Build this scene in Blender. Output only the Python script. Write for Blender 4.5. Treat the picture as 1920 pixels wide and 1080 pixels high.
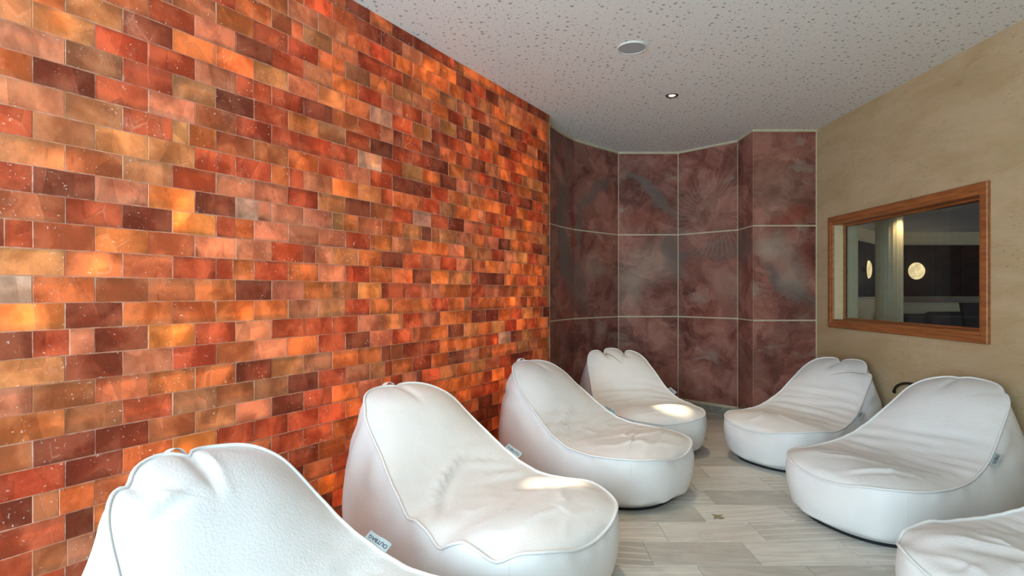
import bpy, bmesh, math, random
from mathutils import Vector, Matrix, noise as mnoise
from mathutils.geometry import interpolate_bezier

random.seed(7)
scene = bpy.context.scene
for o in list(bpy.data.objects):
    bpy.data.objects.remove(o)
COL = scene.collection

# ------------------------------------------------------------------ camera, world, light, exposure
CAM_H, CEIL = 1.425, 3.17
F_PX = 1077.0
cam_data = bpy.data.cameras.new('camera')
cam_data.sensor_width = 36.0
cam_data.lens = 36.0 * F_PX / 1920.0
cam_data.shift_y = 8.0 / 1920.0
cam_data.clip_start = 0.02
cam = bpy.data.objects.new('camera', cam_data)
COL.objects.link(cam)
cam.location = (0, 0, CAM_H)
cam.rotation_euler = (math.radians(90), 0, 0)
scene.camera = cam

world = bpy.data.worlds.new('world')
scene.world = world
world.use_nodes = True
bg = world.node_tree.nodes['Background']
bg.inputs[0].default_value = (0.62, 0.80, 1.0, 1)
bg.inputs[1].default_value = 1.2

scene.view_settings.view_transform = 'Standard'
scene.view_settings.look = 'None'
scene.view_settings.gamma = 1.0
scene.view_settings.use_curve_mapping = False
scene.view_settings.exposure = 0.0


def area_light(name, loc, rot, sx, sy, power, color, spread=math.pi):
    l = bpy.data.lights.new(name, 'AREA')
    l.shape = 'RECTANGLE'; l.size = sx; l.size_y = sy
    l.energy = power; l.color = color; l.spread = spread
    o = bpy.data.objects.new(name, l)
    COL.objects.link(o)
    o.location = loc; o.rotation_euler = rot
    return o


# daylight through the glazed front behind the camera
area_light('daylight_window', (-2.1, -1.72, 1.65), (math.radians(90), 0, 0), 3.1, 2.5, 325, (0.64, 0.87, 1.0))

# ------------------------------------------------------------------ helpers
def mesh_obj(name, verts, faces, mat=None, parent=None, smooth=False):
    me = bpy.data.meshes.new(name)
    me.from_pydata([tuple(v) for v in verts], [], faces)
    me.update()
    o = bpy.data.objects.new(name, me)
    COL.objects.link(o)
    if mat:
        me.materials.append(mat)
    if parent:
        o.parent = parent
    if smooth:
        for p in me.polygons:
            p.use_smooth = True
    return o


def box_vf(x0, x1, y0, y1, z0, z1):
    v = [(x0, y0, z0), (x1, y0, z0), (x1, y1, z0), (x0, y1, z0),
         (x0, y0, z1), (x1, y0, z1), (x1, y1, z1), (x0, y1, z1)]
    f = [(0, 3, 2, 1), (4, 5, 6, 7), (0, 1, 5, 4), (1, 2, 6, 5), (2, 3, 7, 6), (3, 0, 4, 7)]
    return v, f


def box(name, x0, x1, y0, y1, z0, z1, mat, parent=None, bevel=0.0):
    v, f = box_vf(x0, x1, y0, y1, z0, z1)
    o = mesh_obj(name, v, f, mat, parent)
    if bevel:
        bm = bmesh.new(); bm.from_mesh(o.data)
        bmesh.ops.bevel(bm, geom=bm.edges[:], offset=bevel, segments=2, affect='EDGES', profile=0.5)
        bm.to_mesh(o.data); bm.free()
    return o


def multi_box(name, boxes, mat, parent=None):
    V, Fc = [], []
    for b in boxes:
        v, f = box_vf(*b)
        n = len(V)
        V += v
        Fc += [tuple(i + n for i in q) for q in f]
    return mesh_obj(name, V, Fc, mat, parent)


def structure(o):
    o['kind'] = 'structure'
    return o


def empty(name, loc=(0, 0, 0), rz=0.0):
    o = bpy.data.objects.new(name, None)
    COL.objects.link(o)
    o.location = loc
    o.rotation_euler = (0, 0, rz)
    o.empty_display_size = 0.1
    return o


def tag(o, label, cat, group=None):
    o['label'] = label; o['category'] = cat
    if group:
        o['group'] = group
    return o


def lathe(name, prof, mat, parent=None, n=40, loc=(0, 0, 0), smooth=True):
    V, Fc = [], []
    for (r, z) in prof:
        for i in range(n):
            a = 2 * math.pi * i / n
            V.append((r * math.cos(a), r * math.sin(a), z))
    for j in range(len(prof) - 1):
        for i in range(n):
            k = (i + 1) % n
            Fc.append((j * n + i, j * n + k, (j + 1) * n + k, (j + 1) * n + i))
    o = mesh_obj(name, V, Fc, mat, parent, smooth)
    o.location = loc
    return o


def tube(name, pts, rad, mat, parent=None, closed=False, n=8, up=None, flat=None):
    """sweep a circle (or a flat ellipse) along points"""
    P = [Vector(p) for p in pts]
    N = len(P)
    V, Fc = [], []
    prev = None
    for i in range(N):
        if closed:
            t = (P[(i + 1) % N] - P[i - 1])
        else:
            t = P[min(i + 1, N - 1)] - P[max(i - 1, 0)]
        t.normalize()
        if prev is None:
            a = Vector(up) if up else (Vector((0, 0, 1)) if abs(t.z) < .9 else Vector((1, 0, 0)))
        else:
            a = prev
        a = (a - t * a.dot(t)).normalized()
        b = t.cross(a)
        prev = a
        ra, rb = (rad, rad) if not flat else flat
        for k in range(n):
            w = 2 * math.pi * k / n
            V.append(P[i] + a * (ra * math.cos(w)) + b * (rb * math.sin(w)))
    for i in range(N if closed else N - 1):
        j = (i + 1) % N
        for k in range(n):
            l = (k + 1) % n
            Fc.append((i * n + k, i * n + l, j * n + l, j * n + k))
    if not closed:
        Fc.append(tuple(range(n))[::-1])
        Fc.append(tuple((N - 1) * n + k for k in range(n)))
    return mesh_obj(name, V, Fc, mat, parent, True)


def catmull(ctrl, per=12, closed=False):
    out = []
    n = len(ctrl)
    segs = n if closed else n - 1
    D = len(ctrl[0])
    for i in range(segs):
        if closed:
            p = [ctrl[(i + k - 1) % n] for k in range(4)]
        else:
            p = [ctrl[max(0, min(n - 1, i + k - 1))] for k in range(4)]
        for j in range(per):
            t = j / per
            out.append(tuple(0.5 * ((2 * p[1][d]) + (-p[0][d] + p[2][d]) * t + (2 * p[0][d] - 5 * p[1][d] + 4 * p[2][d] - p[3][d]) * t * t
                                    + (-p[0][d] + 3 * p[1][d] - 3 * p[2][d] + p[3][d]) * t ** 3) for d in range(D)))
    if not closed:
        out.append(tuple(ctrl[-1]))
    return out


# ------------------------------------------------------------------ materials
def srgb(r, g, b):
    def c(x):
        x /= 255.0
        return x / 12.92 if x <= .04045 else ((x + .055) / 1.055) ** 2.4
    return (c(r), c(g), c(b), 1)


class NT:
    def __init__(self, name):
        self.m = bpy.data.materials.new(name)
        self.m.use_nodes = True
        self.t = self.m.node_tree
        self.t.nodes.clear()
        self.out = self.t.nodes.new('ShaderNodeOutputMaterial')

    def n(self, typ, **kw):
        nd = self.t.nodes.new(typ)
        for k, v in kw.items():
            if k.startswith('i_'):
                key = k[2:]
                nd.inputs[int(key) if key.isdigit() else key.replace('_', ' ')].default_value = v
            else:
                setattr(nd, k, v)
        return nd

    def l(self, a, b):
        self.t.links.new(a, b)

    def math(self, op, a, b=None, c=None, clamp=False):
        nd = self.n('ShaderNodeMath', operation=op, use_clamp=clamp)
        for i, x in enumerate((a, b, c)):
            if x is None:
                continue
            if isinstance(x, (int, float)):
                nd.inputs[i].default_value = x
            else:
                self.l(x, nd.inputs[i])
        return nd.outputs[0]

    def vmath(self, op, a, b=None):
        nd = self.n('ShaderNodeVectorMath', operation=op)
        for i, x in enumerate((a, b)):
            if x is None:
                continue
            if isinstance(x, tuple):
                nd.inputs[i].default_value = x
            else:
                self.l(x, nd.inputs[i])
        return nd.outputs[0]

    def mix(self, fac, a, b, blend='MIX'):
        nd = self.n('ShaderNodeMix', data_type='RGBA', blend_type=blend)
        for sock, x in ((nd.inputs['Factor'], fac), (nd.inputs[6], a), (nd.inputs[7], b)):
            if isinstance(x, (int, float, tuple)):
                sock.default_value = x
            else:
                self.l(x, sock)
        return nd.outputs[2]

    def maprange(self, v, a, b, c=0.0, d=1.0, smooth=True):
        nd = self.n('ShaderNodeMapRange', interpolation_type='SMOOTHSTEP' if smooth else 'LINEAR')
        self.l(v, nd.inputs[0])
        for i, x in enumerate((a, b, c, d)):
            nd.inputs[i + 1].default_value = x
        return nd.outputs[0]

    def noise(self, vec, scale, detail=4, rough=.55, dist=0.0):
        nd = self.n('ShaderNodeTexNoise')
        self.l(vec, nd.inputs['Vector'])
        nd.inputs['Scale'].default_value = scale
        nd.inputs['Detail'].default_value = detail
        nd.inputs['Roughness'].default_value = rough
        nd.inputs['Distortion'].default_value = dist
        return nd

    def bump(self, h, strength, dist=.01):
        nd = self.n('ShaderNodeBump')
        nd.inputs['Strength'].default_value = strength
        nd.inputs['Distance'].default_value = dist
        self.l(h, nd.inputs['Height'])
        return nd.outputs[0]

    def principled(self, col, rough=.5, bump=None, spec=.5, metal=0.0):
        p = self.n('ShaderNodeBsdfPrincipled')
        if isinstance(col, tuple):
            p.inputs['Base Color'].default_value = col
        else:
            self.l(col, p.inputs['Base Color'])
        if isinstance(rough, (int, float)):
            p.inputs['Roughness'].default_value = rough
        else:
            self.l(rough, p.inputs['Roughness'])
        p.inputs['Specular IOR Level'].default_value = spec
        p.inputs['Metallic'].default_value = metal
        if bump is not None:
            self.l(bump, p.inputs['Normal'])
        return p.outputs[0]

    def end(self, s):
        self.l(s, self.out.inputs[0])
        return self.m


def m_plain(name, col, rough=.5, nscale=30, var=.12, bump=.05, metal=0.0, spec=.5):
    t = NT(name)
    pos = t.n('ShaderNodeNewGeometry').outputs['Position']
    nz = t.noise(pos, nscale, 4)
    c = t.mix(t.maprange(nz.outputs[0], .3, .7), tuple(x * (1 - var) for x in col[:3]) + (1,), tuple(min(1, x * (1 + var)) for x in col[:3]) + (1,))
    return t.end(t.principled(c, rough, t.bump(nz.outputs[0], bump, .004), spec, metal))


def m_salt():
    t = NT('salt_brick')
    pos = t.n('ShaderNodeNewGeometry').outputs['Position']
    at = t.n('ShaderNodeAttribute', attribute_name='salt')
    sd = t.n('ShaderNodeAttribute', attribute_name='seed')
    tint = at.outputs['Color']
    glow = at.outputs['Alpha']
    off = t.vmath('MULTIPLY', sd.outputs['Vector'], (37.0, 53.0, 71.0))
    p = t.vmath('ADD', pos, off)
    # big clouds inside the crystal
    cl = t.noise(p, 6.0, 5, .52, .3)
    cloud = t.maprange(cl.outputs[0], .38, .62)
    dark = t.mix(1.0, tint, (.62, .44, .38, 1), 'MULTIPLY')
    pale = t.mix(.16, t.mix(1.0, tint, (1.22, 1.30, 1.35, 1), 'MULTIPLY'), (.86, .52, .32, 1))
    c = t.mix(cloud, dark, pale)
    c = t.mix(.36, c, tint)
    # straight cleavage planes: soft steps of tone
    vo = t.n('ShaderNodeTexVoronoi', feature='F1')
    mv = t.n('ShaderNodeMapping'); mv.inputs['Rotation'].default_value = (.3, .5, .9); mv.inputs['Scale'].default_value = (1, 1.6, .7)
    t.l(p, mv.inputs[0]); t.l(mv.outputs[0], vo.inputs['Vector'])
    vo.inputs['Scale'].default_value = 7.5
    sepv = t.n('ShaderNodeSeparateColor'); t.l(vo.outputs['Color'], sepv.inputs[0])
    cleav = t.maprange(sepv.outputs[0], .1, .9, .82, 1.14, False)
    c = t.mix(1.0, c, t_color(t, cleav), 'MULTIPLY')
    # dark clay streaks, diagonal
    mp = t.n('ShaderNodeMapping'); mp.inputs['Rotation'].default_value = (.5, .7, .4); mp.inputs['Scale'].default_value = (3, 13, 3)
    t.l(p, mp.inputs[0])
    st = t.noise(mp.outputs[0], 2.0, 6, .62, .3)
    streak = t.maprange(st.outputs[0], .60, .76, 0, .65)
    c = t.mix(streak, c, t.mix(1.0, tint, (.36, .20, .17, 1), 'MULTIPLY'))
    # pale crack veins along some cleavage edges
    ve = t.n('ShaderNodeTexVoronoi', feature='DISTANCE_TO_EDGE')
    t.l(t.vmath('ADD', mv.outputs[0], t.vmath('MULTIPLY', t.noise(p, 30, 3).outputs['Color'], (.012, .012, .012))), ve.inputs['Vector']); ve.inputs['Scale'].default_value = 7.5
    vein = t.maprange(ve.outputs['Distance'], .0, .022, .55, 0)
    vein = t.math('MULTIPLY', vein, t.maprange(t.noise(p, 6.0, 2).outputs[0], .54, .64))
    c = t.mix(t.math('MULTIPLY', vein, .7), c, (.86, .60, .47, 1))
    # white chips and dust specks
    ch = t.noise(p, 85, 2, .5)
    chip = t.math('MULTIPLY', t.maprange(ch.outputs[0], .655, .71), t.maprange(t.noise(p, 9, 2).outputs[0], .48, .62))
    c = t.mix(chip, c, (.92, .80, .74, 1))
    # whitish dusty patches
    du = t.noise(p, 4.5, 6, .7)
    c = t.mix(t.maprange(du.outputs[0], .60, .78, 0, .38), c, (.82, .58, .48, 1))
    h = t.math('ADD', t.math('MULTIPLY', st.outputs[0], .6), t.math('ADD', ch.outputs[0], t.math('MULTIPLY', cl.outputs[0], .8)))
    bmp = t.bump(h, .22, .006)
    front = t.principled(t.mix(.04, c, (.70, .42, .28, 1)), .5, bmp, .16)
    tr = t.n('ShaderNodeBsdfTranslucent')
    dens = t.maprange(cl.outputs[0], .3, .72, .55, 1.35, False)
    tc = t.mix(1.0, t.mix(1.0, c, (1.0, .72, .40, 1), 'MULTIPLY'), t_color(t, t.math('MULTIPLY', glow, dens)), 'MULTIPLY')
    t.l(tc, tr.inputs[0])
    add = t.n('ShaderNodeMixShader'); add.inputs[0].default_value = .5
    t.l(front, add.inputs[1]); t.l(tr.outputs[0], add.inputs[2])
    return t.end(add.outputs[0])


def t_color(t, v):
    cc = t.n('ShaderNodeCombineColor')
    for i in range(3):
        t.l(v, cc.inputs[i])
    return cc.outputs[0]


def m_salt_edge():
    t = NT('salt_edge_dust')
    pos = t.n('ShaderNodeNewGeometry').outputs['Position']
    at = t.n('ShaderNodeAttribute', attribute_name='salt')
    nz = t.noise(pos, 22, 4, .6)
    c = t.mix(t.maprange(nz.outputs[0], .40, .64, .10, .85), at.outputs['Color'], (.80, .58, .46, 1))
    d = t.principled(c, .6)
    tr = t.n('ShaderNodeBsdfTranslucent'); t.l(t.mix(1.0, c, (.5, .34, .2, 1), 'MULTIPLY'), tr.inputs[0])
    mx = t.n('ShaderNodeMixShader'); mx.inputs[0].default_value = .4
    t.l(d, mx.inputs[1]); t.l(tr.outputs[0], mx.inputs[2])
    return t.end(mx.outputs[0])


def m_leather():
    t = NT('white_leather')
    tc = t.n('ShaderNodeTexCoord').outputs['Object']
    vo = t.n('ShaderNodeTexVoronoi', feature='SMOOTH_F1')
    t.l(tc, vo.inputs['Vector']); vo.inputs['Scale'].default_value = 115
    nz = t.noise(tc, 9, 5, .55)
    n2 = t.noise(tc, 3.0, 3)
    c = t.mix(t.maprange(n2.outputs[0], .3, .7), (.80, .80, .80, 1), (.86, .86, .86, 1))
    h = t.math('ADD', t.math('MULTIPLY', vo.outputs['Distance'], -.5), t.math('MULTIPLY', nz.outputs[0], 1.2))
    return t.end(t.principled(c, .48, t.bump(h, .26, .006), .38))


def m_ceiling():
    t = NT('perforated_ceiling_board')
    tc = t.n('ShaderNodeTexCoord').outputs['Object']
    col = (.86, .86, .85, 1)
    holes = None
    for sc, lo, hi, ox in ((16, .11, .19, 0), (23, .06, .12, 7.3), (40, .03, .07, 3.1)):
        vo = t.n('ShaderNodeTexVoronoi', feature='F1', voronoi_dimensions='2D')
        t.l(t.vmath('ADD', tc, (ox, ox * .7, 0)), vo.inputs['Vector'])
        vo.inputs['Scale'].default_value = sc
        vo.inputs['Randomness'].default_value = .85
        sp = t.n('ShaderNodeSeparateColor'); t.l(vo.outputs['Color'], sp.inputs[0])
        r = t.maprange(sp.outputs[0], .15, 1, lo * .4, hi, False)
        hmask = t.math('LESS_THAN', vo.outputs['Distance'], r)
        holes = hmask if holes is None else t.math('MAXIMUM', holes, hmask)
    nz = t.noise(tc, 60, 3)
    c = t.mix(t.maprange(nz.outputs[0], .3, .7), tuple(x * .97 for x in col[:3]) + (1,), col)
    c = t.mix(t.math('MULTIPLY', holes, .58), c, (.13, .135, .14, 1))
    return t.end(t.principled(c, .85, t.bump(t.math('SUBTRACT', 1.0, holes), .5, .004), .2))


def m_plaster():
    t = NT('ochre_lime_plaster')
    pos = t.n('ShaderNodeNewGeometry').outputs['Position']
    mp = t.n('ShaderNodeMapping'); mp.inputs['Scale'].default_value = (1, 1, 3.2)
    t.l(pos, mp.inputs[0])
    a = t.noise(mp.outputs[0], 1.4, 6, .6, .5)
    b = t.noise(mp.outputs[0], 9, 5, .62)
    c = t.mix(t.maprange(a.outputs[0], .34, .66), srgb(190, 165, 128), srgb(202, 179, 146))
    c = t.mix(t.maprange(b.outputs[0], .52, .74, 0, .3), c, srgb(172, 148, 108))
    # small horizontal pits, as in travertine
    m2 = t.n('ShaderNodeMapping'); m2.inputs['Scale'].default_value = (1, 1, 2.6)
    t.l(pos, m2.inputs[0])
    pz = t.noise(m2.outputs[0], 42, 3, .6)
    pit = t.math('MULTIPLY', t.maprange(pz.outputs[0], .62, .70), t.maprange(t.noise(pos, 2.6, 3).outputs[0], .42, .62))
    c = t.mix(t.math('MULTIPLY', pit, .75), c, srgb(104, 80, 48))
    # ochre stains with a shape of their own
    s = t.noise(mp.outputs[0], 2.6, 4, .6, 1.0)
    c = t.mix(t.maprange(s.outputs[0], .60, .76, 0, .35), c, srgb(166, 130, 82))
    h = t.math('SUBTRACT', b.outputs[0], t.math('MULTIPLY', pit, .8))
    return t.end(t.principled(c, .8, t.bump(h, .25, .006), .2))


def m_mural():
    t = NT('printed_mural_panel')
    uvn = t.n('ShaderNodeUVMap', uv_map='UVMap')
    uv = uvn.outputs[0]
    sep = t.n('ShaderNodeSeparateXYZ'); t.l(uv, sep.inputs[0])
    U, V = sep.outputs[0], sep.outputs[1]
    warp = t.noise(uv, 1.7, 4, .55)
    wv = t.vmath('ADD', uv, t.vmath('MULTIPLY', t.vmath('SUBTRACT', warp.outputs['Color'], (.5, .5, .5)), (.55, .55, .0)))
    a = t.noise(wv, 1.3, 6, .62, .8)
    b = t.noise(wv, 4.2, 6, .66, .5)
    f = t.noise(uv, 26, 4, .6)
    c = t.mix(t.maprange(a.outputs[0], .34, .64), srgb(120, 66, 56), srgb(156, 102, 88))
    c = t.mix(t.maprange(b.outputs[0], .42, .70, 0, .75), c, srgb(176, 126, 112))
    c = t.mix(t.maprange(b.outputs[0], .50, .30, 0, .6), c, srgb(98, 54, 50))
    mp = t.n('ShaderNodeMapping'); mp.inputs['Scale'].default_value = (1, 2.4, 1); mp.inputs['Location'].default_value = (3.3, 1.7, 0)
    t.l(wv, mp.inputs[0])
    e = t.noise(mp.outputs[0], 2.0, 7, .68, .4)
    c = t.mix(t.maprange(e.outputs[0], .54, .70, 0, .6), c, srgb(168, 150, 134))
    # angular dark facets
    vo = t.n('ShaderNodeTexVoronoi', feature='F1'); t.l(wv, vo.inputs['Vector']); vo.inputs['Scale'].default_value = 2.3
    sv = t.n('ShaderNodeSeparateColor'); t.l(vo.outputs['Color'], sv.inputs[0])
    c = t.mix(1.0, c, t_color(t, t.maprange(sv.outputs[0], .2, .8, .78, 1.12)), 'MULTIPLY')

    w2 = t.noise(uv, 2.6, 4, .6)
    wv2 = t.vmath('ADD', uv, t.vmath('MULTIPLY', t.vmath('SUBTRACT', w2.outputs['Color'], (.5, .5, .5)), (.45, .45, .0)))
    sp2 = t.n('ShaderNodeSeparateXYZ'); t.l(wv2, sp2.inputs[0])
    U2, V2 = sp2.outputs[0], sp2.outputs[1]

    def ell(u0, v0, ru, rv, rot, soft=.5):
        du = t.math('SUBTRACT', U2, u0); dv = t.math('SUBTRACT', V2, v0)
        cs, sn = math.cos(rot), math.sin(rot)
        x = t.math('ADD', t.math('MULTIPLY', du, cs / ru), t.math('MULTIPLY', dv, sn / ru))
        y = t.math('ADD', t.math('MULTIPLY', du, -sn / rv), t.math('MULTIPLY', dv, cs / rv))
        d = t.math('SQRT', t.math('ADD', t.math('MULTIPLY', x, x), t.math('MULTIPLY', y, y)))
        d = t.math('ADD', d, t.math('MULTIPLY', t.math('SUBTRACT', b.outputs[0], .5), .6))
        return t.maprange(d, 1.0 - soft, 1.0 + soft * .3, 1, 0)

    grey = srgb(112, 100, 94)
    for (u0, v0, ru, rv, rot, k) in MURAL_GREY:
        c = t.mix(t.math('MULTIPLY', ell(u0, v0, ru, rv, rot), k), c, grey)
    for (u0, v0, ru, rv, rot, k) in MURAL_PALE:
        c = t.mix(t.math('MULTIPLY', ell(u0, v0, ru, rv, rot, .9), k), c, srgb(176, 166, 148))
    for (u0, v0, ru, rv, rot, k) in MURAL_RED:
        c = t.mix(t.math('MULTIPLY', ell(u0, v0, ru, rv, rot, .8), k), c, srgb(146, 66, 46))
    # ribs of a coiled shell
    du = t.math('SUBTRACT', U, SHELL[0]); dv = t.math('SUBTRACT', V, SHELL[1])
    r = t.math('SQRT', t.math('ADD', t.math('MULTIPLY', du, du), t.math('MULTIPLY', dv, dv)))
    ang = t.math('ARCTAN2', dv, du)
    ph = t.math('ADD', t.math('MULTIPLY', ang, 46.0), t.math('MULTIPLY', r, 26.0))
    rib = t.maprange(t.math('SINE', ph), -.2, 1.0)
    ring = t.math('MULTIPLY', t.math('MULTIPLY', t.maprange(r, .10, .2), t.maprange(r, .60, .40)), t.maprange(a.outputs[0], .2, .48))
    c = t.mix(t.math('MULTIPLY', t.math('MULTIPLY', rib, ring), .34), c, srgb(176, 128, 112))
    coil = t.maprange(t.math('SINE', t.math('ADD', t.math('MULTIPLY', t.math('LOGARITHM', t.math('ADD', r, .02), 2.718), 9.0), ang)), .2, 1)
    c = t.mix(t.math('MULTIPLY', t.math('MULTIPLY', coil, t.maprange(r, .26, .18)), .22), c, srgb(172, 124, 108))
    c = t.mix(t.maprange(f.outputs[0], .5, .8, 0, .25), c, srgb(166, 132, 116))
    return t.end(t.principled(c, .42, t.bump(f.outputs[0], .06, .003), .35))


def m_tile():
    t = NT('grey_stone_floor_tile')
    pos = t.n('ShaderNodeNewGeometry').outputs['Position']
    oi = t.n('ShaderNodeObjectInfo')
    rnd = oi.outputs['Random']
    cb = t.n('ShaderNodeCombineXYZ')
    t.l(t.math('MULTIPLY', rnd, 31.0), cb.inputs[0]); t.l(t.math('MULTIPLY', rnd, 77.0), cb.inputs[1])
    p = t.vmath('ADD', pos, cb.outputs[0])
    rot = t.n('ShaderNodeVectorRotate', rotation_type='Z_AXIS')
    t.l(p, rot.inputs['Vector']); t.l(t.math('MULTIPLY', t.math('SUBTRACT', rnd, .5), .5), rot.inputs['Angle'])
    mp = t.n('ShaderNodeMapping'); mp.inputs['Scale'].default_value = (1.0, 9.0, 1)
    t.l(rot.outputs[0], mp.inputs[0])
    a = t.noise(mp.outputs[0], 3.2, 6, .62, .35)
    b = t.noise(p, 5.5, 5, .6, .4)
    r2 = t.math('FRACT', t.math('MULTIPLY', rnd, 17.3))
    base = t.mix(r2, srgb(188, 186, 178), srgb(226, 224, 216))
    c = t.mix(t.maprange(a.outputs[0], .32, .68), t.mix(1.0, base, (.80, .79, .78, 1), 'MULTIPLY'), base)
    c = t.mix(t.maprange(b.outputs[0], .5, .72, 0, .35), c, srgb(230, 228, 220))
    c = t.mix(t.maprange(b.outputs[0], .46, .30, 0, .3), c, srgb(160, 155, 144))
    # pale quartz bands in a few tiles
    wv = t.n('ShaderNodeTexWave', wave_type='BANDS', bands_direction='Y')
    wv.inputs['Scale'].default_value = 4.2; wv.inputs['Distortion'].default_value = 1.2; wv.inputs['Detail'].default_value = 3
    t.l(rot.outputs[0], wv.inputs['Vector'])
    band = t.math('MULTIPLY', t.maprange(wv.outputs['Fac'], .86, .98), t.math('GREATER_THAN', t.math('FRACT', t.math('MULTIPLY', rnd, 5.7)), .72))
    c = t.mix(t.math('MULTIPLY', band, .6), c, srgb(238, 234, 226))
    return t.end(t.principled(c, .38, t.bump(a.outputs[0], .06, .004), .4))


def m_wood(name, c1, c2, rough=.38):
    t = NT(name)
    tc = t.n('ShaderNodeTexCoord').outputs['Object']
    mp = t.n('ShaderNodeMapping'); mp.inputs['Scale'].default_value = (14, 1.2, 14)
    t.l(tc, mp.inputs[0])
    a = t.noise(mp.outputs[0], 3.0, 5, .6, .6)
    c = t.mix(t.maprange(a.outputs[0], .3, .7), c1, c2)
    return t.end(t.principled(c, rough, t.bump(a.outputs[0], .06, .002), .4))


def m_glass():
    t = NT('window_glass')
    g = t.n('ShaderNodeBsdfGlossy'); g.inputs['Roughness'].default_value = .02
    tr = t.n('ShaderNodeBsdfTransparent'); tr.inputs[0].default_value = (.86, .90, .92, 1)
    lw = t.n('ShaderNodeLayerWeight')
    fr = t.math('ADD', t.math('MULTIPLY', t.math('POWER', lw.outputs['Facing'], 5.0), .9), .035)
    mx = t.n('ShaderNodeMixShader')
    t.l(fr, mx.inputs[0]); t.l(tr.outputs[0], mx.inputs[1]); t.l(g.outputs[0], mx.inputs[2])
    return t.end(mx.outputs[0])


def m_emit(name, col, strength, nscale=None):
    t = NT(name)
    e = t.n('ShaderNodeEmission'); e.inputs[1].default_value = strength
    if nscale:
        pos = t.n('ShaderNodeTexCoord').outputs['Object']
        nz = t.noise(pos, nscale, 4, .6, .6)
        t.l(t.mix(t.maprange(nz.outputs[0], .3, .7), tuple(x * .55 for x in col[:3]) + (1,), col), e.inputs[0])
    else:
        e.inputs[0].default_value = col
    return t.end(e.outputs[0])


# mural marks in unrolled panel metres (u along the wall from the brick wall's end, v up)
MURAL_GREY = [(.34, 2.02, .15, .62, .18, .9), (.36, 2.46, .12, .26, 0, .6), (.72, 2.25, .08, .36, -.05, .7), (1.05, 2.66, .46, .09, .62, .7),
              (.66, 1.50, .22, .36, .2, .55), (1.93, 2.64, .50, .10, -.72, .8), (2.18, 1.89, .18, .34, .1, .75),
              (2.75, 1.95, .55, .11, .12, .45), (3.78, 1.50, .46, .12, -.62, .8), (3.2, 1.95, .25, .2, -.3, .5)]
MURAL_PALE = [(3.62, 1.92, .26, .20, .2, .6), (3.85, 1.62, .18, .26, .3, .5), (1.85, 1.75, .40, .32, .4, .38), (1.65, 1.45, .2, .35, 0, .35),
              (1.15, .95, .14, .16, 0, .4), (1.0, 1.75, .25, .20, 0, .3), (2.9, 1.45, .3, .4, 0, .2), (2.6, 2.3, .5, .5, 0, .15), (3.7, 2.5, .4, .3, 0, .15)]
MURAL_RED = [(.61, 2.08, .05, .28, .1, .6), (1.75, 2.30, .40, .16, .1, .4), (3.85, 2.22, .30, .12, .1, .5), (1.15, 1.95, .10, .10, 0, .55),
             (.45, 1.25, .30, .30, .2, .5), (2.7, 1.3, .3, .3, 0, .2), (3.95, 1.75, .1, .3, 0, .4)]
SHELL = (2.70, 2.36)

M_SALT = m_salt()
M_EDGE = m_salt_edge()
M_LEATHER = m_leather()
M_CEIL = m_ceiling()
M_PLASTER = m_plaster()
M_MURAL = m_mural()
M_TILE = m_tile()
M_WOOD = m_wood('orange_beech_wood', srgb(142, 82, 44), srgb(176, 108, 60))
M_WOODD = m_wood('dark_ledge_wood', srgb(96, 74, 52), srgb(126, 100, 74))
M_CREAM = m_plain('cream_grout', srgb(208, 196, 166), .7, 20, .06)
M_REVEAL = m_plain('cream_reveal', srgb(214, 196, 156), .6, 12, .05)
M_MORTAR = m_plain('salt_mortar', srgb(214, 156, 124), .8, 40, .15)
M_GROUT = m_plain('floor_grout', srgb(232, 230, 224), .8, 30, .06)
M_SKIRT = m_plain('grey_stone_skirting', srgb(150, 150, 140), .5, 14, .2)
M_WHITE = m_plain('white_paint', srgb(226, 226, 222), .6, 20, .03)
M_DARK = m_plain('matt_black', (.012, .013, .018, 1), .6, 20, .2)
M_BLACKPL = m_plain('black_plastic', (.015, .014, .014, 1), .35, 30, .2)
M_STEEL = m_plain('brushed_steel', (.6, .6, .58, 1), .3, 50, .1, .03, 1.0)
M_BRONZE = m_plain('dark_bronze', (.05, .036, .02, 1), .35, 50, .15, .03, .8)
M_REFLECT = m_plain('lamp_reflector', (.8, .74, .62, 1), .2, 50, .03, .02, 1.0)
M_GLASS = m_glass()
M_TAG = m_plain('grey_tag_fabric', srgb(168, 178, 180), .7, 220, .08)
M_INK = m_plain('dark_print', srgb(60, 68, 74), .7, 200, .05)
M_SPKR = m_plain('pale_grey_grille', srgb(168, 174, 180), .7, 300, .1)
M_DWALL = m_plain('dark_brown_panelling', srgb(38, 28, 22), .75, 6, .2, spec=.15)
M_BLUECEIL = m_plain('white_lounge_ceiling', srgb(190, 195, 205), .8, 10, .03)
M_SOFA = m_plain('black_upholstery', srgb(20, 20, 23), .6, 40, .2)
M_CAVITY = m_plain('cavity_white', (.8, .76, .7, 1), .8, 10, .02)
M_LAMP = m_emit('lamp_glow', (1.0, .86, .66, 1), 5)
M_ALAB = m_emit('lit_alabaster', (1.0, .74, .36, 1), 1.5, 14)

# ------------------------------------------------------------------ room shell
# left salt wall: passes E, runs along D, faces N
E = Vector((.37, 5.66, 0)); D = Vector((.5094, .8606, 0)); NRM = Vector((.8606, -.5094, 0))
WALL_ANG = math.atan2(D.y, D.x)
T0 = -5.25                                   # where the salt bricks end towards the camera
XR, WT = 3.27, .24                           # right wall face and thickness
YREAR = -1.8


def wp(t, dep, z):                           # point on the salt wall: t along, dep towards the room
    p = E + D * t + NRM * dep
    return (p.x, p.y, z)


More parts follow.
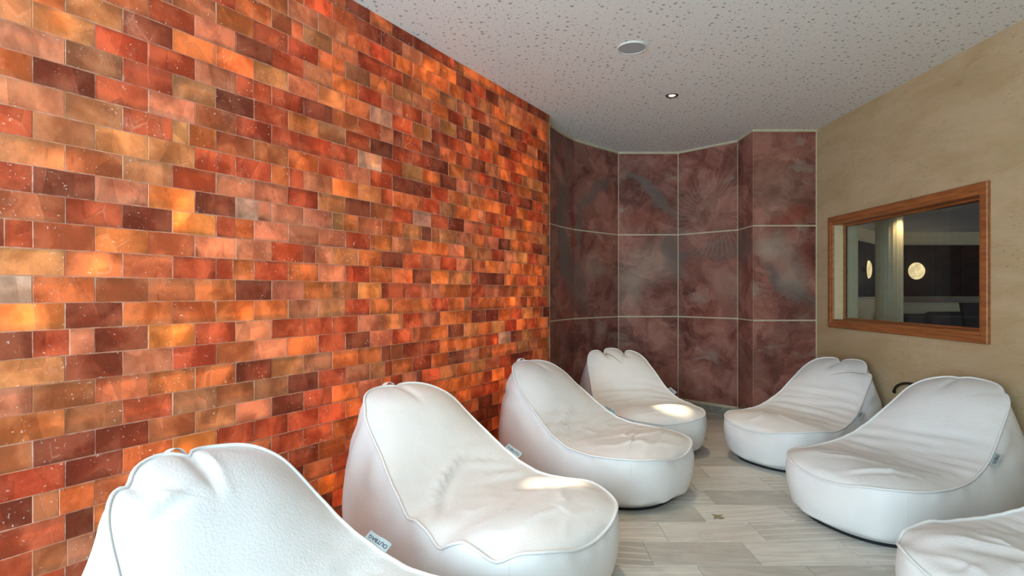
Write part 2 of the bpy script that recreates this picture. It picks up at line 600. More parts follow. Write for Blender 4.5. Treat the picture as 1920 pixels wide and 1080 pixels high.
ceil_o = structure(box('ceiling', -5.2, XR + WT, YREAR - .2, 7.6, CEIL, CEIL + .12, M_CEIL))

# right wall with the window opening
WY0, WY1, WZ0, WZ1 = 3.97, 5.86, 1.11, 2.145
multi = [(XR, XR + WT, YREAR, WY0, 0, CEIL), (XR, XR + WT, WY1, 7.5, 0, CEIL),
         (XR, XR + WT, WY0, WY1, 0, WZ0), (XR, XR + WT, WY0, WY1, WZ1, CEIL)]
structure(multi_box('wall_right', multi, M_PLASTER))

# rear wall behind the camera with a wide glazed front
gx0, gx1, gz0, gz1 = -3.70, -.50, .4, 2.9
structure(multi_box('wall_rear', [(-4.3, gx0, YREAR - .15, YREAR, 0, CEIL), (gx1, XR + WT, YREAR - .15, YREAR, 0, CEIL),
                                  (gx0, gx1, YREAR - .15, YREAR, 0, gz0), (gx0, gx1, YREAR - .15, YREAR, gz1, CEIL)], M_PLASTER))
wf = structure(empty('window_2', (0, YREAR, 0)))
for i in range(5):
    x = gx0 + (gx1 - gx0) * i / 4
    box('window_mullion', x - .03, x + .03, -.12, -.05, gz0, gz1, M_WHITE, wf)
# plain wall between the salt wall and the rear
a = Vector(wp(T0, 0, 0)); b_ = Vector((E.x + D.x * ((YREAR - E.y) / D.y), YREAR, 0))
off = -NRM * .15
V = [a, b_, b_ + off, a + off]
V = V + [v + Vector((0, 0, CEIL)) for v in V]
structure(mesh_obj('wall_left_rear', V, [(0, 1, 5, 4), (1, 2, 6, 5), (2, 3, 7, 6), (3, 0, 4, 7), (0, 3, 2, 1), (4, 5, 6, 7)], M_PLASTER))

# ------------------------------------------------------------------ floor
floor = structure(box('floor', -5.2, XR + WT, YREAR - .2, 7.6, -.08, -.006, M_GROUT))
TP, TL, G = .2845, .566, .0035
phase = {0: .743, 1: .899, 2: 1.209, 3: 1.375, 4: 1.335}
tile_cache = {}


def inside_room(x, y):
    p = Vector((x, y, 0)) - E
    return p.dot(NRM) > -.02


def tile_mesh(L, W):
    key = (round(L, 3), round(W, 3))
    if key not in tile_cache:
        v, f = box_vf(-L / 2, L / 2, -W / 2, W / 2, -.012, 0)
        me = bpy.data.meshes.new('floor_tile')
        me.from_pydata(v, [], f)
        bm = bmesh.new(); bm.from_mesh(me)
        bmesh.ops.bevel(bm, geom=[e for e in bm.edges if all(q.co.z > -.001 for q in e.verts)], offset=.0012, segments=1, affect='EDGES')
        bm.to_mesh(me); bm.free()
        me.materials.append(M_TILE)
        tile_cache[key] = me
    return tile_cache[key]


ntile = 0
for k in range(-5, 15):
    y0 = 2.997 + TP * k
    y1 = y0 + TP
    if y1 > 7.2:
        break
    ph = phase.get(k, (k * .377 + .21) % TL)
    i0 = int((-2.2 - ph) / TL) - 2
    for i in range(i0, 14):
        x0 = ph + TL * i
        x1 = x0 + TL
        if x0 > XR - .02:
            continue
        x1 = min(x1, XR - .002)
        if x1 - x0 < .03 or not inside_room(x1, (y0 + y1) / 2) or x1 < -1.6:
            continue
        o = bpy.data.objects.new('floor_tile', tile_mesh(x1 - x0 - G, TP - G))
        COL.objects.link(o); o.parent = floor
        o.location = ((x0 + x1) / 2, (y0 + y1) / 2, random.uniform(-.0006, .0004))
        ntile += 1
print('tiles', ntile)
# remaining floor outside the picture, near the camera
box('floor_slab', -4.6, XR - .002, YREAR, 2.997 - TP * 5 - .004, -.012, -.0005, M_TILE, floor)
pts = [(.0, .0), (.03, .012), (.075, .004), (.11, .02), (.075, .032), (.12, .05), (.06, .052), (.02, .06), (.028, .035)]
stain = mesh_obj('stain', [(1.265 + x * .75, 3.60 + y * 1.5, .0008) for x, y in pts], [tuple(range(len(pts)))], m_plain('floor_stain', srgb(150, 136, 112), .6, 30, .12), floor)

# ------------------------------------------------------------------ back wall: mural panels
PATH = [(.20, 5.615), (.40, 5.99), (.53, 6.255), (.70, 6.535), (.98, 6.82), (1.319, 7.14), (2.066, 7.142), (2.588, 6.575), (2.588, 6.16), (XR, 6.16)]
COLS = [(0, 5), (5, 6), (6, 7), (7, 8), (8, 9)]
ROWZ = [(.115, 1.1155), (1.1315, 2.131), (2.147, 3.143)]


def path_cum(path):
    c = [0]
    for i in range(1, len(path)):
        c.append(c[-1] + (Vector(path[i]) - Vector(path[i - 1])).length)
    return c


CUM = path_cum(PATH)
U_OFF = CUM[1]


def offset_path(path, d):
    """shift a polyline towards the room (right-hand side of travel) by d, mitred"""
    out = []
    n = len(path)
    for i in range(n):
        p = Vector(path[i])
        ns = []
        for (i0, i1) in ((i - 1, i), (i, i + 1)):
            if 0 <= i0 and i1 < n:
                t = (Vector(path[i1]) - Vector(path[i0])).normalized()
                ns.append(Vector((t.y, -t.x)))
        if len(ns) == 2:
            m = (ns[0] + ns[1]).normalized()
            m = m * (1 / max(.3, m.dot(ns[0])))
        else:
            m = ns[0]
        out.append(p + m * d)
    return out


def strip(name, path_pts, z0, z1, d0, d1, mat, parent=None, uv=None, ends=True):
    """prism along a polyline: from depth d0 (back) to d1 (front)"""
    A = offset_path(path_pts, d0); B = offset_path(path_pts, d1)
    V, Fc = [], []
    for a_, b in zip(A, B):
        V += [(a_.x, a_.y, z0), (b.x, b.y, z0), (b.x, b.y, z1), (a_.x, a_.y, z1)]
    for i in range(len(path_pts) - 1):
        p, q = i * 4, i * 4 + 4
        Fc += [(p + 1, q + 1, q + 2, p + 2), (p + 2, q + 2, q + 3, p + 3), (p, q, q + 1, p + 1)[::-1], (p, p + 3, q + 3, q)]
    if ends:
        Fc += [(0, 1, 2, 3), tuple(len(V) - 4 + k for k in (3, 2, 1, 0))]
    o = mesh_obj(name, V, Fc, mat, parent)
    if uv is not None:
        ul = o.data.uv_layers.new(name='UVMap')
        us = []
        for i in range(len(path_pts)):
            us.append(uv[i])
        for lp in o.data.loops:
            ul.data[lp.index].uv = (us[lp.vertex_index // 4], o.data.vertices[lp.vertex_index].co.z)
    return o


back = structure(strip('wall_back', PATH, 0, CEIL, -.12, 0, M_CREAM))
for ci, (i0, i1) in enumerate(COLS):
    for (z0, z1) in ROWZ:
        pts = [Vector(p) for p in PATH[i0:i1 + 1]]
        us = [CUM[i] - U_OFF for i in range(i0, i1 + 1)]
        gl = .008 if ci not in (4,) else 0.0
        gr = .008 if ci not in (3,) else 0.0
        if ci == 4:
            gr = .016
        dl = (pts[1] - pts[0]).normalized(); dr = (pts[-1] - pts[-2]).normalized()
        pts[0] = pts[0] + dl * gl; pts[-1] = pts[-1] - dr * gr
        us[0] += gl; us[-1] -= gr
        if ci == 3:
            pts[-1] = pts[-1] + dr * (-.004)
        strip('panel', pts, z0, z1, .0005, .005, M_MURAL, back, us)
# cream strip under the ceiling and on top of the skirting
structure(strip('trim_1', PATH[1:], 3.148, CEIL - .001, .0006, .012, M_CREAM))
bb = structure(empty('baseboard_back', (2.0, 7.0, 0)))
for (i0, i1) in COLS:
    pts = [Vector(p) - Vector((2.0, 7.0)) for p in PATH[i0:i1 + 1]]
    if i0 == 0:
        pts = pts[1:]
    dl = (pts[1] - pts[0]).normalized(); dr = (pts[-1] - pts[-2]).normalized()
    q = [p.copy() for p in pts]
    tot = path_cum(q)[-1]
    if len(q) == 2 and tot > .5:
        mid = q[0].lerp(q[1], .62)
        pieces = [[q[0] + dl * .02, mid - dl * .002], [mid + dl * .002, q[1] - dr * .02]]
    else:
        q[0] = q[0] + dl * .02; q[-1] = q[-1] - dr * .02
        pieces = [q]
    for pc in pieces:
        strip('skirting_tile', pc, .0, .083, .0006, .012, M_SKIRT, bb)
    strip('skirting_cap', [pts[0] + dl * .018, *pts[1:-1], pts[-1] - dr * .018], .0835, .112, .0006, .013, M_CREAM, bb)

# ------------------------------------------------------------------ salt brick wall
CLS = {
    'Y': ((.84, .36, .10), 1.15), 'o': ((.78, .25, .075), 1.1), 'y': ((.70, .335, .135), .95), 'r': ((.64, .125, .050), .95),
    'm': ((.70, .230, .092), .85), 'd': ((.40, .085, .040), .50), 'p': ((.78, .315, .175), .90), 'g': ((.66, .275, .125), .66), 'w': ((.90, .60, .44), .75),
}
ROWS = {  # tones read off the wall, course by course from the ceiling, from the picture's left edge on
    0: '???????????drrooomrddogoorod', 1: '?????????ddpoodrdgppmoord', 2: '????????mroooorgoymroo', 3: '?????omgmrrmogprpodro',
    4: '??mmorrogoyporydporpd', 5: '??mrpdrgorprpydoodro', 6: 'oydooypymwrydrmrorom', 7: 'yyrrprrdmrprdmrdgor',
    8: 'pgryedrogrdrrdomrdro'.replace('e', ''), 9: 'odrpmrrrrwryodpprdrd', 10: 'pgrymmorprddrmyooro', 11: 'rgyyrropoyrmrgoorod',
    12: 'ymgrpprydmrwrdprryo', 13: 'rdpYdwppymoydypopdo', 14: 'mrdYrpppropoopygrpyr', 15: 'dmompprdyodrprpmopo',
    16: 'ymmrrropromdYyyddoro', 17: 'wommodpoyYrrpoorpmoo', 18: 'YdoooopyroooropooomO'.replace('O', 'o'), 19: 'drdYrprrrpyrpooddo',
    20: 'ydprmpordprmodyoyro', 21: 'pmmoodypoodrrooorwd', 22: 'omrgmgdrpyorodpoooy', 23: 'mddmypdropopryoyprd',
    24: 'rdoYrrrrorodooooorm', 25: 'dmmrpmrropodmrorrmo', 26: 'rdmrmoromrdorrmdmr', 27: 'rmdmrodmrrdmorrddr', 28: 'rdrmrdmYordrmrddmrd',
    29: 'drrdmrrdrmdrrdrddrr', 30: 'rdrmdrrdmrdrdrrddrd', 31: 'drmrdrdrrdrrddrrdd',
}
wall_left = structure(mesh_obj('wall_left', *(lambda V: (V, [(0, 1, 5, 4), (1, 2, 6, 5), (2, 3, 7, 6), (3, 0, 4, 7), (0, 3, 2, 1), (4, 5, 6, 7)]))(
    [Vector(wp(T0, -.32, 0)), Vector(wp(0, -.32, 0)), Vector(wp(0, -.26, 0)), Vector(wp(T0, -.26, 0)),
     Vector(wp(T0, -.32, CEIL)), Vector(wp(0, -.32, CEIL)), Vector(wp(0, -.26, CEIL)), Vector(wp(T0, -.26, CEIL))]), M_CAVITY))
# ends of the cavity behind the bricks
for (t0, t1) in ((T0 - .02, T0), (.0, .012)):
    V = [Vector(wp(t0, -.32, 0)), Vector(wp(t1, -.32, 0)), Vector(wp(t1, -.002, 0)), Vector(wp(t0, -.002, 0))]
    V = V + [v + Vector((0, 0, CEIL)) for v in V]
    mesh_obj('end_board', V, [(0, 1, 5, 4), (1, 2, 6, 5), (2, 3, 7, 6), (3, 0, 4, 7), (0, 3, 2, 1), (4, 5, 6, 7)], M_CREAM, wall_left)

JT = .0018  # joint width


def brick_geo(L, H, rng, dep=.05):
    """open-backed salt brick shell: x along the wall, y towards the room (front at 0), z up"""
    bv = rng.uniform(.0008, .0018)
    fr = rng.uniform(-.0016, .0016)
    j = lambda s: rng.uniform(-s, s)
    x, z = L / 2, H / 2
    V = []
    for (sx, sz) in ((-1, -1), (1, -1), (1, 1), (-1, 1)):
        V.append((sx * x, -dep, sz * z))
    for (sx, sz) in ((-1, -1), (1, -1), (1, 1), (-1, 1)):
        V.append((sx * x, -bv + fr + j(.0004), sz * z))
    for (sx, sz) in ((-1, -1), (1, -1), (1, 1), (-1, 1)):
        V.append((sx * (x - bv * rng.uniform(.6, 1.6)), fr + j(.0008), sz * (z - bv * rng.uniform(.6, 1.5))))
    Fc, mi = [], []
    for i in range(4):
        k = (i + 1) % 4
        Fc.append((i, k, 4 + k, 4 + i)); mi.append(0)
        Fc.append((4 + i, 4 + k, 8 + k, 8 + i)); mi.append(1)
    Fc.append((8, 9, 10, 11)); mi.append(0)
    return V, Fc, mi


rb = random.Random(11)
bricks = []
for r in range(32):
    zt = 1.76 - .1 * r + CAM_H
    zb = zt - .1
    zt = min(zt, CEIL); zb = max(zb, 0.0)
    if zt - zb < .02:
        continue
    start = -4.25 if r % 2 == 0 else -4.35
    s = ROWS.get(r, '')
    for k in range(-6, 24):
        t0 = start + .2 * k; t1 = t0 + .2
        if t1 <= T0 + .02 or t0 >= -.02:
            continue
        t0 = max(t0, T0); t1 = min(t1, 0.0)
        ch = s[k] if 0 <= k < len(s) else '?'
        if ch not in CLS:
            ch = rb.choice('oormmpdry' if k > 14 else 'oormmmpdgyr')
        # a few bricks are cut in two
        parts = [(t0, t1)]
        if rb.random() < .07 and t1 - t0 > .18:
            c = t0 + (t1 - t0) * rb.uniform(.35, .7)
            parts = [(t0, c), (c, t1)]
        for pi_, (a0, a1) in enumerate(parts):
            cc = ch if pi_ == 0 else rb.choice('ormdp')
            (col, gl) = CLS[cc]
            v = rb.uniform(.86, 1.14)
            hue = rb.uniform(-.05, .05)
            col = (min(1, col[0] * v), col[1] * v * (1 + hue * 2), col[2] * v * (1 + hue))
            gl *= rb.uniform(.8, 1.2)
            tm, zm = (a0 + a1) / 2, (zt + zb) / 2
            P = E + D * tm
            px = 960 + F_PX * P.x / P.y; py = 548 - F_PX * (zm - CAM_H) / P.y
            inview = -40 < px < 1920 and -20 < py < 1090
            hidden = (px > 170 and py > 960 and px < 640) or (py > 1000 and px > 140) or (660 < px < 1000 and py > 900)
            bricks.append(dict(a0=a0, a1=a1, z0=zb, z1=zt, col=(*col, gl), score=(1 / P.y if (inview and not hidden) else 0), seed=(rb.random(), rb.random(), rb.random())))
bricks.sort(key=lambda b: -b['score'])
print('bricks', len(bricks), 'in view', sum(1 for b in bricks if b['score'] > 0))
JV, JF, JM, JC, JS = [], [], [], [], []


def put_attr(me, cols, seeds):
    at = me.attributes.new('salt', 'FLOAT_COLOR', 'POINT')
    sd = me.attributes.new('seed', 'FLOAT_VECTOR', 'POINT')
    for i in range(len(me.vertices)):
        at.data[i].color = cols[i]
        sd.data[i].vector = seeds[i]


for n, b in enumerate(bricks):
    L = b['a1'] - b['a0'] - JT; H = b['z1'] - b['z0'] - JT
    V, Fc, mi = brick_geo(L, H, rb)
    cen = Vector(wp((b['a0'] + b['a1']) / 2, 0, (b['z0'] + b['z1']) / 2))
    if n < 300:
        o = mesh_obj('brick', V, Fc, M_SALT, wall_left)
        o.data.materials.append(M_EDGE)
        for p, m in zip(o.data.polygons, mi):
            p.material_index = m
        put_attr(o.data, [b['col']] * len(V), [b['seed']] * len(V))
        # local x runs along -D so that local y faces the room
        o.location = cen
        o.rotation_euler = (0, 0, WALL_ANG + math.pi)
    else:
        base = len(JV)
        for (x, y, z) in V:
            p = cen - D * x + NRM * y
            JV.append((p.x, p.y, cen.z + z))
        JF += [tuple(i + base for i in f) for f in Fc]
        JM += mi
        JC += [b['col']] * len(V); JS += [b['seed']] * len(V)
far = mesh_obj('brick_courses', JV, JF, M_SALT, wall_left)
far.data.materials.append(M_EDGE)
for p, m in zip(far.data.polygons, JM):
    p.material_index = m
put_attr(far.data, JC, JS)
far['kind'] = 'stuff'
# thin mortar in the joints
MV, MF = [], []


def mbar(t0, t1, z0, z1):
    b0 = len(MV)
    for dep in (-.045, -.0022):
        for (t, z) in ((t0, z0), (t1, z0), (t1, z1), (t0, z1)):
            MV.append(wp(t, dep, z))
    for q in ((4, 5, 6, 7), (0, 1, 5, 4), (1, 2, 6, 5), (2, 3, 7, 6), (3, 0, 4, 7), (3, 2, 1, 0)):
        MF.append(tuple(i + b0 for i in q))


for r in range(1, 32):
    z = 1.76 - .1 * r + CAM_H
    if 0 < z < CEIL:
        mbar(T0, 0, z - JT / 2, z + JT / 2)
for b in bricks:
    mbar(b['a1'] - JT / 2, b['a1'] + JT / 2, b['z0'] + JT / 2, b['z1'] - JT / 2)
mort = mesh_obj('mortar', MV, MF, M_MORTAR, wall_left)

# lamps in the cavity behind the translucent bricks: warm strips and a few bare bulbs
for i in range(7):
    z = .28 + .45 * i
    p = Vector(wp(T0 / 2, -.25, z))
    area_light('cavity_strip', p, (math.radians(90), 0, WALL_ANG), 5.1, .04, 9.5, (1.0, .62, .30))
for (px, py) in ((340, 378), (335, 415), (335, 624), (45, 590), (185, 500), (715, 770), (350, 845), (260, 830), (620, 900), (770, 525), (660, 530),
                 (600, 260), (800, 130), (870, 470), (560, 60), (700, 300), (960, 560), (930, 640), (1000, 470), (900, 330), (120, 300), (110, 40), (460, 590), (490, 700)):
    k = (px - 960) / F_PX
    # intersect the viewing ray with the wall plane to find which brick the bulb stands behind
    y = (E.x - E.y * D.x / D.y) / (k - D.x / D.y)
    z = CAM_H + (548 - py) * y / F_PX
    l = bpy.data.lights.new('cavity_bulb', 'POINT')
    l.energy = .17; l.color = (1.0, .58, .22); l.shadow_soft_size = .015
    o = bpy.data.objects.new('cavity_bulb', l); COL.objects.link(o)
    p = Vector((k * y, y, z)) - NRM * .042
    o.location = p

# ------------------------------------------------------------------ interior window and the lounge behind it
win = structure(empty('window_1', (XR, 4.915, 1.63)))


def wbox(name, x0, x1, y0, y1, z0, z1, mat, parent=win, bevel=0.0):
    return box(name, x0 - XR, x1 - XR, y0 - 4.915, y1 - 4.915, z0 - 1.63, z1 - 1.63, mat, parent, bevel)


FY0, FY1, FZ0, FZ1 = 3.924, 5.91, 1.068, 2.189


def frame_ring(name, d_prof, mat, parent):
    """mitred frame: d_prof is a list of (inset from outer edge, depth towards the room)"""
    V, Fc = [], []
    for (ins, dep) in d_prof:
        for (y, z) in ((FY0 + ins, FZ0 + ins), (FY1 - ins, FZ0 + ins), (FY1 - ins, FZ1 - ins), (FY0 + ins, FZ1 - ins)):
            V.append((-dep, y - 4.915, z - 1.63))
    n = len(d_prof)
    for s in range(4):
        k = (s + 1) % 4
        for i in range(n - 1):
            Fc.append((i * 4 + s, i * 4 + k, (i + 1) * 4 + k, (i + 1) * 4 + s))
    return mesh_obj(name, V, Fc, mat, parent)


# four mitred casing boards
prof = [(0, 0.0), (0, .020), (.006, .026), (.052, .026), (.060, .018), (.078, .014), (.082, .008), (.082, -.05)]
for s in range(4):
    cr = lambda ins: [(FY0 + ins, FZ0 + ins), (FY1 - ins, FZ0 + ins), (FY1 - ins, FZ1 - ins), (FY0 + ins, FZ1 - ins)]
    V, Fc = [], []
    for (ins, dep) in prof:
        c = cr(ins)
        for q in (c[s], c[(s + 1) % 4]):
            V.append((-dep, q[0] - 4.915, q[1] - 1.63))
    for i in range(len(prof) - 1):
        Fc.append((2 * i, 2 * i + 1, 2 * i + 3, 2 * i + 2))
    mesh_obj('frame_board', V, Fc, M_WOOD, win)
# lining of the reveal: cream at the far side, wood below and above
ry0, ry1, rz0, rz1 = FY0 + .084, FY1 - .084, FZ0 + .084, FZ1 - .084
wbox('reveal_lining', XR + .0, XR + WT, ry1, ry1 + .02, rz0, rz1, M_REVEAL)
wbox('reveal_lining', XR + .0, XR + WT, ry0 - .02, ry0, rz0, rz1, M_REVEAL)
wbox('reveal_lining', XR + .0, XR + WT, ry0 - .02, ry1 + .02, rz0 - .02, rz0, M_WOOD)
wbox('reveal_lining', XR + .0, XR + WT, ry0 - .02, ry1 + .02, rz1, rz1 + .02, M_WOOD)
bead = [(ry0, ry1, rz0, rz0 + .016), (ry0, ry1, rz1 - .016, rz1), (ry0, ry0 + .016, rz0 + .016, rz1 - .016), (ry1 - .016, ry1, rz0 + .016, rz1 - .016)]
for (y0, y1, z0, z1) in bead:
    wbox('glazing_bead', XR + .088, XR + .106, y0, y1, z0, z1, M_WOOD)
wbox('pane', XR + .108, XR + .113, ry0 + .002, ry1 - .002, rz0 + .002, rz1 - .002, M_GLASS)
wbox('spacer_bar', XR + .114, XR + .126, ry1 - .012, ry1 - .002, rz0 + .002, rz1 - .002, M_STEEL)

# lounge beyond
LX0, LZC = XR + WT, 2.37
LF = 9.0
structure(box('floor_lounge', LX0, 12.5, 1.0, LF + .1, -.08, 0, M_SOFA))
structure(box('ceiling_lounge', LX0, 12.5, 1.0, LF + .1, LZC, LZC + .1, M_BLUECEIL))
structure(box('wall_lounge_back', 5.72, 12.5, LF, LF + .12, 0, LZC, M_REVEAL))
lw = [(3.52, 6.78), (4.87, 8.15), (5.72, 9.0)]
structure(strip('wall_lounge_left', [Vector(p) for p in lw], 0, LZC, -.12, 0, M_REVEAL))
structure(box('wall_lounge_right', 12.4, 12.5, 1.0, LF, 0, LZC, M_REVEAL))
structure(box('wall_lounge_front', LX0, 12.4, .9, 1.0, 0, LZC, M_REVEAL))
# dark wall boards with open joints on the far wall
xs = [5.76, 6.14, 6.62, 7.00, 7.38, 7.76, 8.14]
wl = bpy.data.objects['wall_lounge_back']
for x0, x1 in zip(xs[:-1], xs[1:]):
    box('wall_board', x0 + .004, x1 - .004, LF - .03, LF - .001, 1.36, 2.16, M_DWALL, wl)
wl2 = bpy.data.objects['wall_lounge_left']
for (q0, q1) in ((.02, .33), (.34, .66), (.67, .985)):
    p0 = Vector(lw[1]).lerp(Vector(lw[2]), q0); p1 = Vector(lw[1]).lerp(Vector(lw[2]), q1)
    strip('wall_board', [p0, p1], 1.36, 2.16, .001, .03, M_DWALL, wl2)
led = tag(box('wall_ledge', 5.80, 9.2, LF - .16, LF - .032, 1.275, 1.345, M_WOODD, None, .006), 'long narrow brown wooden ledge below the dark boards behind the window', 'ledge')
# bench seats below the ledge
def sofa(x0, x1, y0, label):
    s = empty('upholstered_bench', ((x0 + x1) / 2, y0, 0))
    w = (x1 - x0) / 2
    box('seat_base', -w, w, -.45, .3, 0, .42, M_SOFA, s, .02)
    box('backrest', -w, w, .10, .3, .425, 1.10, M_SOFA, s, .04)
    for i in range(3):
        a0 = -w + .03 + i * (2 * w - .06) / 3
        box('seat_cushion', a0 + .005, a0 + (2 * w - .06) / 3 - .005, -.44, .095, .425, .56, M_SOFA, s, .03)
    tag(s, label, 'seat')
    return s


sofa(5.9, 8.7, 8.5, 'long black upholstered bench seat along the lounge wall behind the window')
ch = empty('lounge_chair', (5.95, 7.55, 0))
box('seat', -.28, .28, -.28, .25, .38, .48, M_SOFA, ch, .03)
box('backrest', -.30, .30, .252, .36, .38, 1.16, M_SOFA, ch, .05)
for sx in (-1, 1):
    for sy in (-1, 1):
        box('leg', sx * .24 - .02, sx * .24 + .02, sy * .22 - .02, sy * .22 + .02, 0, .379, M_DARK, ch)
tag(ch, 'low black chair with rounded back seen in the middle of the window', 'chair')
ch2 = empty('lounge_chair', (5.72, 6.55, 0))
box('seat', -.28, .28, -.28, .25, .38, .48, M_SOFA, ch2, .03)
V = [(-.24, .252, .38), (.24, .252, .38), (.33, .33, 1.30), (-.33, .33, 1.30), (-.24, .30, .38), (.24, .30, .38), (.33, .38, 1.30), (-.33, .38, 1.30)]
mesh_obj('backrest', V, [(0, 1, 2, 3), (5, 4, 7, 6), (3, 2, 6, 7), (0, 4, 5, 1), (1, 5, 6, 2), (0, 3, 7, 4)], M_SOFA, ch2)
for sx in (-1, 1):
    for sy in (-1, 1):
        box('leg', sx * .24 - .02, sx * .24 + .02, sy * .22 - .02, sy * .22 + .02, 0, .379, M_DARK, ch2)
tag(ch2, 'black chair with a flared back at the right edge of the window', 'chair')

colm = empty('round_column', (4.53, 6.90, 0))
flutes = 20
prof2 = []
V, Fc = [], []
nn = 120
for (rs, z) in ((1.0, .06), (1.0, LZC - .05)):
    for i in range(nn):
        an = 2 * math.pi * i / nn
        r = .143 * rs * (1 - .035 * abs(math.sin(an * flutes / 2)) ** .6)
        V.append((r * math.cos(an), r * math.sin(an), z))
for i in range(nn):
    k = (i + 1) % nn
    Fc.append((i, k, nn + k, nn + i))
mesh_obj('shaft', V, Fc, M_REVEAL, colm, True)
lathe('base_ring', [(0, 0), (.18, 0), (.18, .035), (.165, .05), (.15, .06), (0, .06)], M_REVEAL, colm)
lathe('capital', [(0, LZC - .05), (.15, LZC - .05), (.165, LZC - .03), (.18, LZC - .012), (.18, LZC - .001), (0, LZC - .001)], M_REVEAL, colm)
tag(colm, 'round fluted cream column lit from above, seen through the window', 'column')


def sconce(loc, rz, label):
    s = empty('wall_sconce', loc, rz)
    # dish faces local -y
    R = Matrix.Rotation(math.radians(90), 4, 'X')
    a = lathe('shade', [(.0, .038), (.05, .036), (.09, .030), (.12, .018), (.132, .0), (.124, .0), (.1, .0), (0, .0)], M_ALAB, s, 40)
    a.data.transform(R); a.location = (0, -.06, 0)
    b = lathe('wall_plate', [(0, 0), (.05, 0), (.05, .055), (0, .055)], M_BRONZE, s, 24)
    b.data.transform(R); b.location = (0, -.003, 0)
    l = bpy.data.lights.new('sconce_lamp', 'POINT'); l.energy = 1.6; l.color = (1, .72, .4); l.shadow_soft_size = .05
    o = bpy.data.objects.new('sconce_lamp', l); COL.objects.link(o); o.parent = s; o.location = (0, -.2, 0)
    tag(s, label, 'lamp')
    return s


sconce((6.275, LF - .032, 1.755), 0, 'glowing round alabaster wall lamp facing the window, right of the column')
pw = Vector((5.08, 8.36)) + Vector((.707, -.707)) * .034
sconce((pw.x, pw.y, 1.755), math.radians(49), 'glowing alabaster wall lamp seen nearly edge-on, left of the column')

# lounge light: spot above the column, added fill from the right
def spot(name, loc, power, color, ang=50, blend=.6, size=.03, parent=None, rot=(0, 0, 0)):
    l = bpy.data.lights.new(name, 'SPOT')
    l.energy = power; l.color = color; l.spot_size = math.radians(ang); l.spot_blend = blend; l.shadow_soft_size = size
    o = bpy.data.objects.new(name, l); COL.objects.link(o); o.location = loc; o.rotation_euler = rot
    if parent:
        o.parent = parent
    return o


def lounge_lamp(loc, power, label):
    e = empty('lounge_downlight', loc)
    lathe('trim_ring', [(.035, -.001), (.05, -.001), (.05, -.008), (.035, -.006)], M_STEEL, e, 24)
    lathe('lamp', [(.0, -.002), (.034, -.002)], M_LAMP, e, 20)
    spot('lounge_spot', (0, 0, -.012), power, (1, .78, .48), 120, .8, .03, e)
    tag(e, label, 'ceiling lamp')


lounge_lamp((4.62, 6.66, LZC), 22, 'small recessed ceiling lamp lighting the cream column')
area_light('lounge_fill', (12.3, 5.2, 1.3), (0, math.radians(90), 0), 1.7, 5.0, 95, (.80, .90, 1.0))  # unseen added panel of cool light, brightens the lounge ceiling

# ------------------------------------------------------------------ ceiling fittings
sp = empty('ceiling_speaker', (.853, 4.085, CEIL))
lathe('rim', [(.101, -.0005), (.103, -.010), (.098, -.013), (.096, -.011), (.096, -.0005)], M_WHITE, sp, 48)
lathe('grille', [(.0, -.010), (.05, -.0098), (.0955, -.009)], M_SPKR, sp, 48)
tag(sp, 'round pale grey loudspeaker grille set in the perforated ceiling', 'speaker')


def downlight(loc, label, power):
    e = empty('recessed_downlight', loc)
    lathe('bezel', [(.040, -.0005), (.054, -.0005), (.055, -.004), (.050, -.007), (.042, -.006), (.040, -.0005)], M_BRONZE, e, 40)
    lathe('reflector', [(.0405, -.004), (.036, -.001), (.030, -.0006)], M_REFLECT, e, 40)
    lathe('bulb', [(.0, -.0035), (.018, -.003), (.029, -.0008)], M_LAMP, e, 24)
    spot('downlight_beam', (0, 0, -.01), power * 6, (1.0, .80, .54), 8.5, 1.0, .03, e)
    spot('downlight_wide', (0, 0, -.011), power * .7, (1.0, .78, .50), 75, 1.0, .03, e)
    tag(e, label, 'ceiling lamp')
    return e


downlight((1.419, 5.093, CEIL), 'lit recessed ceiling downlight with dark ring before the mural wall', 110)
DL = Vector((1.419, 5.093)) - Vector((.5094, .8606)) * 2.33
downlight((DL.x, DL.y, CEIL), 'lit recessed ceiling downlight above the second lounger along the salt wall', 110)

# ------------------------------------------------------------------ bean bag loungers
def smooth(a, b, x):
    t = max(0.0, min(1.0, (x - a) / (b - a)))
    return t * t * (3 - 2 * t)


def gauss(x, s):
    return math.exp(-(x / s) ** 2)


PROFILE = [(.675, .305), (.635, .345), (.47, .365), (.22, .365), (.02, .39), (-.16, .475), (-.32, .605), (-.44, .71), (-.53, .785), (-.605, .832), (-.66, .85)]
OUTLINE = [(0, 0), (.03, .20), (.11, .355), (.28, .455), (.50, .47), (.74, .44), (.98, .39), (1.18, .355), (1.34, .32), (1.455, .25), (1.525, .13), (1.545, 0)]


